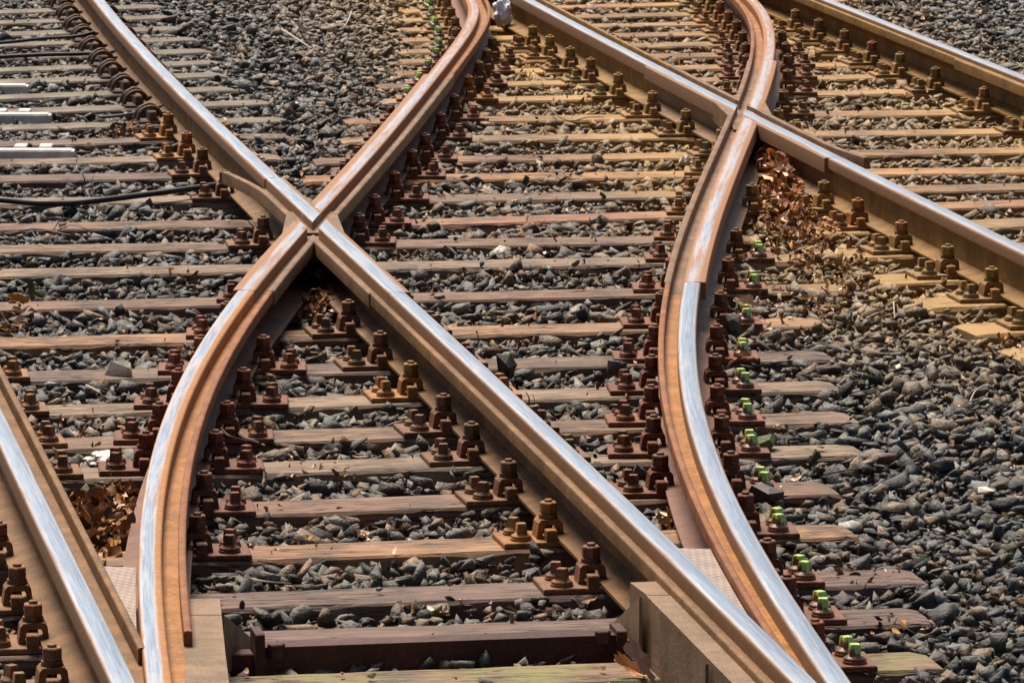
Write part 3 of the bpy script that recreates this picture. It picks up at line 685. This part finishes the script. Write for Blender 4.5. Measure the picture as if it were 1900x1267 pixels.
# ------------------------------------------------------------------ leaves, litter, twigs, pale stones
def leaf_mesh(seed, lobes=5, rich=True):
    """a dried leaf: pointed, unevenly toothed outline, folded along its rib and curled"""
    r_ = random.Random(seed); n = 28 if rich else 8; ph = r_.uniform(0, 6); fold = r_.uniform(.3, 1.1); curl = r_.uniform(-1.2, 1.6); tw = r_.uniform(-1.5, 1.5); wd = r_.uniform(.45, .75)
    V = [(0, 0, 0)]; rings = (.33, .66, 1.0) if rich else (1.0,); js = [r_.uniform(.84, 1.12) for _ in range(n)]
    for q in rings:
        for i in range(n):
            a = 2 * math.pi * i / n; rad = .5 * (.72 + .28 * abs(math.cos(a)) ** 3) * (js[i] if q == 1.0 else 1)
            if rich: rad *= 1 + .09 * math.cos(5 * a + ph * .2) + .05 * math.cos(11 * a + ph)
            x = rad * q * math.cos(a); y = rad * q * math.sin(a) * wd * (1 + .25 * x)
            V.append((x, y, fold * abs(y) + curl * x * x + tw * x * y + .07 * math.sin(a * 4 + ph) * q + .03 * math.sin(9 * a) * q))
    T = [[0, 1 + i, 1 + (i + 1) % n] for i in range(n)]
    for k in range(len(rings) - 1):
        for i in range(n): a, b = 1 + k * n + i, 1 + k * n + (i + 1) % n; T += [[a, a + n, b + n], [a, b + n, b]]
    return np.array(V), np.array(T)
LEAVES = [leaf_mesh(i, 5, False) for i in range(24)]
LCOL = np.array([(.44, .22, .10), (.30, .13, .045), (.62, .38, .24), (.17, .085, .04), (.74, .52, .36), (.24, .13, .06), (.48, .27, .08), (.07, .04, .025)])
LP_, LS_, LC_ = [], [], []
def heap(u0, v0, u1, v1, n, h, z0=-.05, s=(.03, .065), dark=1.0, pink=0):
    p, q = unp(u0, v0), unp(u1, v1); cx, cy, rx, ry = (p.x + q.x) / 2, (p.y + q.y) / 2, abs(p.x - q.x) / 2, abs(p.y - q.y) / 2
    for _ in range(n):
        a, d = random.uniform(0, 6.283), math.sqrt(random.random()); x, y = cx + rx * d * math.cos(a), cy + ry * d * math.sin(a)
        z = z0 + random.uniform(.3, 1.0) * h * (1 - .7 * d * d)
        LP_.append((x, y, z)); LS_.append(random.uniform(*s)); cc = LCOL[random.randrange(8)] * dark * random.uniform(.7, 1.2)
        if pink: cc = cc * np.array((1.25, 1.18, 1.15))
        LC_.append(cc)
heap(1388, 268, 1500, 410, 430, .11, .0, (.045, .10), pink=1); heap(1385, 330, 1540, 440, 330, .08, -.02, (.04, .08))
heap(120, 890, 262, 1055, 620, .08, -.045, (.03, .085), dark=.85); heap(570, 455, 625, 540, 220, .10, .03, (.03, .07), dark=1.0); heap(565, 530, 628, 600, 120, .05, -.01, dark=.9)
heap(195, 228, 265, 258, 60, .06, -.03, (.03, .07)); heap(1410, 0, 1530, 50, 160, .07, pink=1)
heap(780, 290, 850, 330, 40, .04, -.04); heap(1150, 1190, 1215, 1267, 90, .06, dark=.6); heap(1210, 915, 1310, 1005, 90, .05)
heap(400, 1085, 470, 1130, 20, .04); heap(1370, 560, 1420, 620, 25, .05); heap(0, 540, 60, 620, 60, .06); heap(640, 440, 800, 470, 25, .03)
for _ in range(60):
    u_, v_ = random.uniform(0, 1900), random.uniform(0, 1267); k_ = 40 + v_ * .05; heap(u_ - k_, v_ - k_ * .2, u_ + k_, v_ + k_ * .2, random.randint(5, 14), .03, -.012, (.015, .045))
heap(1440, 400, 1640, 560, 130, .03, .0, (.025, .05)); heap(700, 250, 1250, 620, 160, .02, -.015, (.015, .04)); heap(1400, 400, 1560, 500, 90, .04, .0, (.025, .055)); heap(1330, 530, 1560, 620, 60, .03, -.01, (.02, .05)); heap(950, 60, 1300, 210, 120, .03, -.01, (.02, .045)); heap(1500, 0, 1900, 60, 60, .03, .0, (.03, .06))
Pg = grid_pts(.20, .5); kp = rng.random(len(Pg)) < .55; ins, crib = sleeper_info(Pg)
for (x, y), i_, c_ in zip(Pg[kp], ins[kp], crib[kp]):
    LP_.append((x, y, .008 if i_ else (-.022 if c_ else .010))); LS_.append(random.uniform(.012, .036)); LC_.append(LCOL[random.randrange(8)] * random.uniform(.8, 1.3))
o = scatter('leaf_litter', LEAVES, np.array(LP_), np.array(LS_), np.array(LC_), M['leaf'], .9)
tag(o, 'dry brown leaf litter heaped under the crossings and in the cribs', 'leaf litter', None, 'stuff')

def one_leaf(u, v, size, col, label, z=.0, rx=0.3, ry=.2, rz=0, seed=1):
    V, T = leaf_mesh(seed, 5, True); me = bpy.data.meshes.new('dry_leaf'); me.from_pydata([tuple(x) for x in V], [], T.tolist())
    at = me.color_attributes.new('col', 'FLOAT_COLOR', 'POINT'); k = 1 - .35 * np.linalg.norm(V, axis=1) ; cc = np.outer(k, col); at.data.foreach_set('color', np.c_[cc, np.ones(len(cc))].astype(np.float32).ravel())
    me.materials.append(M['leaf']); me.polygons.foreach_set('use_smooth', [True] * len(me.polygons))
    o = bpy.data.objects.new('dry_leaf', me); COL.objects.link(o); o.location = unp(u, v, z); o.scale = (size,) * 3; o.rotation_euler = (rx, ry, rz); tag(o, label, 'leaf', 'single fallen leaves')
one_leaf(1385, 562, .095, (.62, .40, .24), 'pale curled leaf on the right curve fastening above the green spike', .07, .9, .2, .4, 3)
one_leaf(1376, 664, .10, (.34, .15, .07), 'flat brown folded leaf lying over a green-painted spike', .05, .25, -.2, .2, 9)
one_leaf(1372, 480, .06, (.6, .38, .22), 'small upright pale leaf beside the right curve foot', .05, 1.0, .3, 1, 5)
one_leaf(1655, 684, .06, (.60, .36, .25), 'pinkish leaf in the ballast near the right edge, halfway down', .01, .6, .2, 2, 6)
one_leaf(1520, 572, .07, (.42, .20, .08), 'orange-brown leaf stuck in the ballast beside a wooden sleeper end', .02, .9, .4, 1, 7)
one_leaf(570, 984, .055, (.52, .38, .2), 'yellowish leaf between two sleepers left of the long silver rail', -.01, .35, .2, 0, 8)
one_leaf(1186, 1222, .12, (.70, .42, .30), 'large pink-brown leaf standing against the steel box at the bottom', .05, 1.2, 1.0, .2, 4)
one_leaf(1170, 1238, .10, (.66, .34, .14), 'orange leaf crumpled below the pink-brown leaf at the steel box', .02, .9, .5, -.4, 12)
one_leaf(330, 652, .07, (.55, .35, .24), 'crumpled pale leaf left of the bluish curved rail', .03, .8, .3, 1, 13)
one_leaf(28, 556, .09, (.40, .18, .03), 'dark orange leaf at the left edge', .03, 1.0, .3, .5, 14)
one_leaf(60, 542, .09, (.10, .10, .04), 'dark olive pointed leaf at the left between two sleepers', .0, 1.0, .7, .5, 15)
one_leaf(1275, 300, .055, (.62, .46, .26), 'pale tan leaf left of the right crossing', .02, .5, .2, .5, 16)
one_leaf(1100, 415, .05, (.12, .13, .13), 'grey curled leaf lying on the orange sleeper', .012, .3, .2, .5, 17)
one_leaf(745, 1125, .05, (.66, .46, .25), 'pale orange leaf in front of the second lowest long sleeper', -.01, .5, .3, .8, 18)
one_leaf(1715, 26, .09, (.52, .24, .10), 'orange leaf in the top right ballast', .03, .7, .3, 1.5, 19)
one_leaf(475, 1225, .10, (.50, .25, .08), 'bright orange leaf beside the left steel box', .0, .5, .3, 1.1, 20)
one_leaf(1460, 800, .075, (.40, .28, .25), 'crumpled mauve leaf by the right curve sleepers', .02, .8, .5, 1.1, 21)

def stone_thing(u, v, size, m, label, z=0.0, seed=0, name='pale_stone', cat='stone', group='pale stones', flat=.65):
    V, T = proto_stones(1, 100 + seed, 22)[0]; o = mesh_obj(name, V * size * np.array((1, 1, flat / .6)), T.tolist(), m); p = unp(u, v, z); o.location = p; o.rotation_euler = (.2, .1, seed * 1.3); tag(o, label, cat, group)
stone_thing(592, 792, .05, M['lime'], 'round cream pebble between sleepers inside the left V', -.02, 1)
stone_thing(222, 684, .10, M['lime'], 'pale flat stone resting on a sleeper left of the curved rail', .02, 2)
stone_thing(1270, 298, .06, M['lime'], 'pale stone lying by the leaf left of the right crossing', .0, 3)
stone_thing(1668, 682, .055, M['lime'], 'whitish flat stone in the ballast near the right edge', .0, 4)
stone_thing(1830, 910, .05, M['lime'], 'light grey stone in the lower right ballast', .01, 5)
stone_thing(550, 194, .035, M['white'], 'small white stone in the upper left ballast field', .01, 6)
stone_thing(1500, 628, .03, M['white'], 'tiny white chip in the ballast right of the curved rail', .01, 7)
mossy = plain('mossy_stone', (.10, .12, .03), .8, .6, 60)
stone_thing(1425, 822, .085, mossy, 'mossy green stone beside a green-painted spike', .02, 8, 'mossy_stone')
bigdark = plain('dark_rock', (.06, .05, .042), .7, .4, 60)
stone_thing(936, 678, .085, bigdark, 'dark pyramid stone on a sleeper right of the long silver rail', .03, 9, 'dark_stone', group='loose dark stones', flat=.9)
stone_thing(1145, 682, .07, bigdark, 'dark stone on a sleeper left of the right curve', .03, 10, 'dark_stone', group='loose dark stones', flat=.9)
stone_thing(1120, 838, .07, bigdark, 'dark stone lying alone on a sleeper left of the right curve, lower', .0, 11, 'dark_stone', group='loose dark stones', flat=.8)
stone_thing(1125, 930, .07, bigdark, 'dark stone wedged under the left edge of the silver rail foot', .0, 12, 'dark_stone', group='loose dark stones', flat=.8)
stone_thing(1360, 600, .085, bigdark, 'dark upright stone against the right curve foot', .03, 13, 'dark_stone', group='loose dark stones', flat=1.1)
stone_thing(1420, 915, .09, bigdark, 'big dark slab stone beside the right curve fastenings', .02, 14, 'dark_stone', group='loose dark stones', flat=.8)
stone_thing(730, 908, .07, bigdark, 'dark stone leaning on a sleeper in front of the bolted clamps', -.02, 15, 'dark_stone', group='loose dark stones')
stone_thing(985, 1065, .08, bigdark, 'rounded brown stone left of the long silver rail near the bottom', -.01, 16, 'dark_stone', group='loose dark stones')

def crumple(u, v, sx, sy, sz, m, name, label, cat, seed, z=0):
    bm = bmesh.new(); bmesh.ops.create_icosphere(bm, subdivisions=4, radius=1)
    for vv in bm.verts:
        q = vv.co * 1.6 + Vector((seed, 0, 0)); k = 1 + .45 * noise.noise(q) + .30 * (abs(noise.noise(q * 2.3)) - .2) + .15 * abs(noise.noise(q * 5)); vv.co = Vector((vv.co.x * sx, vv.co.y * sy, vv.co.z * sz)) * k
    me = bpy.data.meshes.new(name); bm.to_mesh(me); bm.free(); me.materials.append(m); o = bpy.data.objects.new(name, me); COL.objects.link(o); o.location = unp(u, v, z); tag(o, label, cat)
crumple(932, 22, .05, .06, .07, M['paper'], 'crumpled_paper', 'crumpled white and lilac paper scrap at the top edge beside the straight rail', 'litter', 3.1, .10)
crumple(198, 852, .055, .05, .022, M['white'], 'crumpled_tissue', 'crumpled white tissue on the ballast at lower left', 'litter', 8.4, -.01)

def twig(pts, r, m, label, name='twig', cat='twig', group='dead twigs', forks=()):
    mb = MB(); P_ = [unp(u, v, z) for u, v, z in pts]; mb.tube(smooth_pts(P_, 5), r, 6, .5)
    for f in forks: mb.tube(smooth_pts([unp(u, v, z) for u, v, z in f], 5), r * .6, 5, .4)
    tag(mb.build(name, m, smooth=50), label, cat, group)
twig([(523, 55, .02), (550, 72, .03), (578, 90, .02)], .006, M['twigp'], 'pale straight twig on the upper left ballast')
twig([(652, 22, .02), (645, 40, .03), (637, 52, .02)], .005, M['twigp'], 'short pale twig in the top ballast left of the curved rail')
twig([(440, 798, .02), (455, 812, .03), (480, 822, .02)], .008, M['twig'], 'dark stick poking over the foot of the bluish curved rail', forks=[[(410, 795, .05), (425, 808, .05), (460, 818, .03)]])
twig([(20, 434, .0), (70, 425, .02), (130, 436, .04), (190, 440, .0)], .004, M['twig'], 'tangle of thin dead twigs on the left ballast', forks=[[(60, 430, .0), (80, 445, .03), (150, 428, .05)], [(100, 425, 0), (120, 405, .05), (160, 425, .03)], [(90, 440, 0), (130, 418, .05), (175, 432, .02)]])
twig([(150, 352, .0), (157, 335, .05), (152, 322, .09)], .004, M['twig'], 'thin upright twig beside the thick black cable', forks=[[(172, 352, 0), (170, 338, .05), (174, 325, .08)]])
twig([(978, 760, .0), (982, 740, .05), (976, 728, .08)], .003, M['twig'], 'tiny upright stalks beside the long silver rail', forks=[[(988, 765, 0), (992, 745, .05), (988, 730, .08)]])
twig([(1015, 195, .02), (1035, 215, .03), (1060, 225, .03), (1090, 218, .04), (1120, 218, .03)], .004, M['twig'], 'forked thin twig lying across the sleeper left of the right crossing')
twig([(160, 715, .02), (185, 728, .03), (195, 745, -.01)], .004, M['twigp'], 'pale split straw hanging from a sleeper at the left', forks=[[(165, 712, .02), (200, 722, .0), (215, 730, -.02)]])
twig([(1528, 880, .02), (1570, 872, .03), (1600, 868, .02)], .004, M['twig'], 'thin brown twig above a sleeper end in the right ballast')
twig([(1800, 745, .02), (1810, 725, .04), (1830, 712, .03)], .003, M['twigp'], 'fine pale stalk in the ballast at the right edge')
twig([(1545, 590, .02), (1658, 560, .03), (1660, 590, .01)][1:], .003, M['twigp'], 'short white thread hanging in the ballast by the ochre sleeper ends')
twig([(455, 1070, .0), (490, 1078, .01), (540, 1082, .0)], .003, M['twigp'], 'pale straw in front of the second lowest crib at the lower left')

# ------------------------------------------------------------------ cables
def cable(pts, r, m, label):
    P_ = [unp(u, v, z) for u, v, z in pts]; tag(MB().tube(smooth_pts(P_, 8), r, 10).build('cable', m, smooth=60), label, 'cable', 'cables lying in the ballast')
cable([(-90, 368, .03), (0, 371, .03), (70, 377, .035), (130, 377, .03), (200, 370, .035), (270, 361, .035), (340, 352, .04), (395, 344, .035), (415, 340, .03)], .0125, M['cable'], 'thick black cable running in from the left edge to the rail')
cable([(-90, 110, .03), (0, 106, .03), (80, 102, .035), (160, 100, .035), (220, 96, .04), (245, 82, .06)], .011, M['cable'], 'black cable across the upper left concrete sleepers')
cable([(-90, 84, .03), (0, 80, .03), (80, 72, .03), (140, 68, .035), (175, 60, .05)], .009, M['cable'], 'thinner dark cable near the top left corner')
cable([(185, 218, .02), (230, 214, .03), (275, 205, .03), (310, 194, .045), (338, 184, .06)], .008, M['brown_cable'], 'brown cable bent up to the rail beside the last concrete sleeper')
cable([(318, 274, .02), (345, 262, .03), (368, 250, .05), (392, 242, .06)], .009, M['brown_cable'], 'short brown cable reaching the rail above the left crossing')

# ------------------------------------------------------------------ white covers at the left edge
for i, (u0, u1, v, lab, tabs) in enumerate([(-80, 53, 163, 'uppermost white metal cover box at the left edge', 0), (-80, 95, 217, 'middle white metal cover box at the left edge', 1), (-80, 138, 284, 'lowest white metal cover box with two tabs at the left edge', 1)]):
    p, q = unp(u0, v + 4), unp(u1, v + 4); L = (q - p).length; mb = MB().box(0, L, -.05, .05, -.03, .022, .004).box(.01, L - .012, -.038, .038, .0225, .027, .002)
    e_ = empty('cover_box', p, math.atan2((q - p).y, (q - p).x)); tag(e_, lab, 'cover box', 'white cover boxes')
    mb.build('cover', M['white'], e_)
    if tabs:
        for xx in (L - .27, L - .16): MB().box(xx, xx + .055, .06, .16, .001, .032, .004).build('mounting_tab', M['white'], e_)

# ------------------------------------------------------------------ steel boxes, rod, tread plates at the bottom
def steel_box(name, label, poly_px, zt, cap_len, gussets, side):
    """channel-shaped cover: top polygon from photo points at height zt"""
    P_ = [unp(u, v, zt) for u, v in poly_px]; poly = [(p.x, p.y) for p in P_]
    ar = sum(poly[i][0] * poly[(i + 1) % len(poly)][1] - poly[(i + 1) % len(poly)][0] * poly[i][1] for i in range(len(poly)))
    if ar < 0: poly = poly[::-1]
    e_ = empty(name, (0, 0, 0)); tag(e_, label, 'steel cover'); MB().prism(poly, -.02, zt).build('cover', M['box_steel'], e_)
    for (a, b, cc) in gussets:
        A_, B_ = unp(*a, zt), unp(*b, .0)     # top corner on the box, foot of the gusset
        d = Vector((B_.x - A_.x, B_.y - A_.y, 0)); n_ = Vector((-d.y, d.x, 0)).normalized() * .004
        base = Vector((A_.x, A_.y, -.01)); V = [A_ - n_, B_ - n_, base - n_, A_ + n_, B_ + n_, base + n_]
        MB().add(V, [[0, 1, 2], [5, 4, 3], [0, 3, 4, 1], [1, 4, 5, 2], [2, 5, 3, 0]]).build('gusset', M['box_steel'], e_)
    return e_
b1 = steel_box('steel_cover_box', 'large tan steel cover box with triangular gussets beside the long silver rail at the bottom', [(1199, 1104), (1271, 1104), (1330, 1164), (1436, 1270), (1530, 1360), (1440, 1360), (1362, 1270)], .168, 0, [((1189, 1108), (1135, 1160), 0), ((1312, 1232), (1262, 1290), 0)], -1)
capp = [unp(u, v, .166) for u, v in [(1169, 1080), (1222, 1078), (1268, 1103), (1200, 1103)]]
MB().prism([(p.x, p.y) for p in capp][::-1], .0, .166).build('end_cap', M['box_steel'], b1)
b2 = steel_box('steel_cover_box', 'narrow tan steel cover box next to the curved rail at the lower left', [(338, 1141), (411, 1141), (418, 1210), (428, 1290), (440, 1370), (350, 1370), (342, 1220)], .150, 0, [((412, 1140), (470, 1188), 0)], 1)
capp = [unp(u, v, .147) for u, v in [(340, 1111), (408, 1109), (411, 1140), (338, 1140)]]
MB().prism([(p.x, p.y) for p in capp][::-1], .0, .147).build('end_cap', M['box_steel'], b2)

p, q = unp(478, 1196, .045), unp(1142, 1172, .045); L = (q - p).length
e_ = empty('drive_rod', (p.x, p.y, 0), math.atan2((q - p).y, (q - p).x)); tag(e_, 'dark red-brown steel rod spanning between the two steel boxes at the bottom', 'drive rod')
MB().box(0, L, -.035, .035, -.028, .045, .004).build('beam', M['rod_red'], e_)
MB().box(-.012, .012, -.05, .05, -.03, .082, .003).box(-.07, -.013, -.03, .03, -.02, .03, .003).build('clevis', M['rod_red'], e_)
MB().add(*(lambda mb: (mb.V, mb.F))(MB().cyl(0, 0, 0, .035, .022, 6, c=.003))).build('bolt_head', M['rod_red'], e_).location = (.04, -.045, .022)
MB().box(L - .006, L + .02, -.05, .05, -.05, .058, .003).box(L + .021, L + .075, -.04, .02, -.06, .03, .003).build('clevis', M['rod_red'], e_)
MB().cyl(0, 0, 0, .03, .02, 6, c=.003).build('bolt_head', M['rod_red'], e_).location = (L - .04, -.045, .03)
MB().box(L - .12, L + .05, -.16, -.03, -.045, -.02, .003).build('foot_plate', M['rod_red'], e_)

def tread(label, px, z, hole):
    P_ = [unp(u, v, z) for u, v in px]; poly = [(p.x, p.y) for p in P_]
    ar = sum(poly[i][0] * poly[(i + 1) % len(poly)][1] - poly[(i + 1) % len(poly)][0] * poly[i][1] for i in range(len(poly)))
    o = MB().prism(poly if ar > 0 else poly[::-1], z - .012, z).build('tread_plate', M['tread']); tag(o, label, 'tread plate')
def between(label, k1, t1, k2, t2, v0, v1, z):
    A_, B_ = [], []
    for v in np.linspace(v0, v1, 14):
        y = unp(950, v, z).y; pts = []
        for k, t in ((k1, t1), (k2, t2)):
            q = np.interp(y, R[k].P[:, 1], R[k].s); pts.append(R[k].at(q, t))
        if pts[1][0] - pts[0][0] < .004: break
        A_.append(pts[0]); B_.append(pts[1])
    poly = A_ + B_[::-1]; ar = sum(poly[i][0] * poly[(i + 1) % len(poly)][1] - poly[(i + 1) % len(poly)][0] * poly[i][1] for i in range(len(poly)))
    tag(MB().prism(poly if ar > 0 else poly[::-1], z - .012, z).build('tread_plate', M['tread']), label, 'tread plate')
between('triangular patterned steel tread plate between the two lower left rails', 'G', LP + .004, 'D', -.036, 1052, 1240, .13)
between('triangular patterned steel tread plate in the narrow V of the two lower right rails', 'A', .034, 'E', -LP - .004, 1017, 1230, .165)
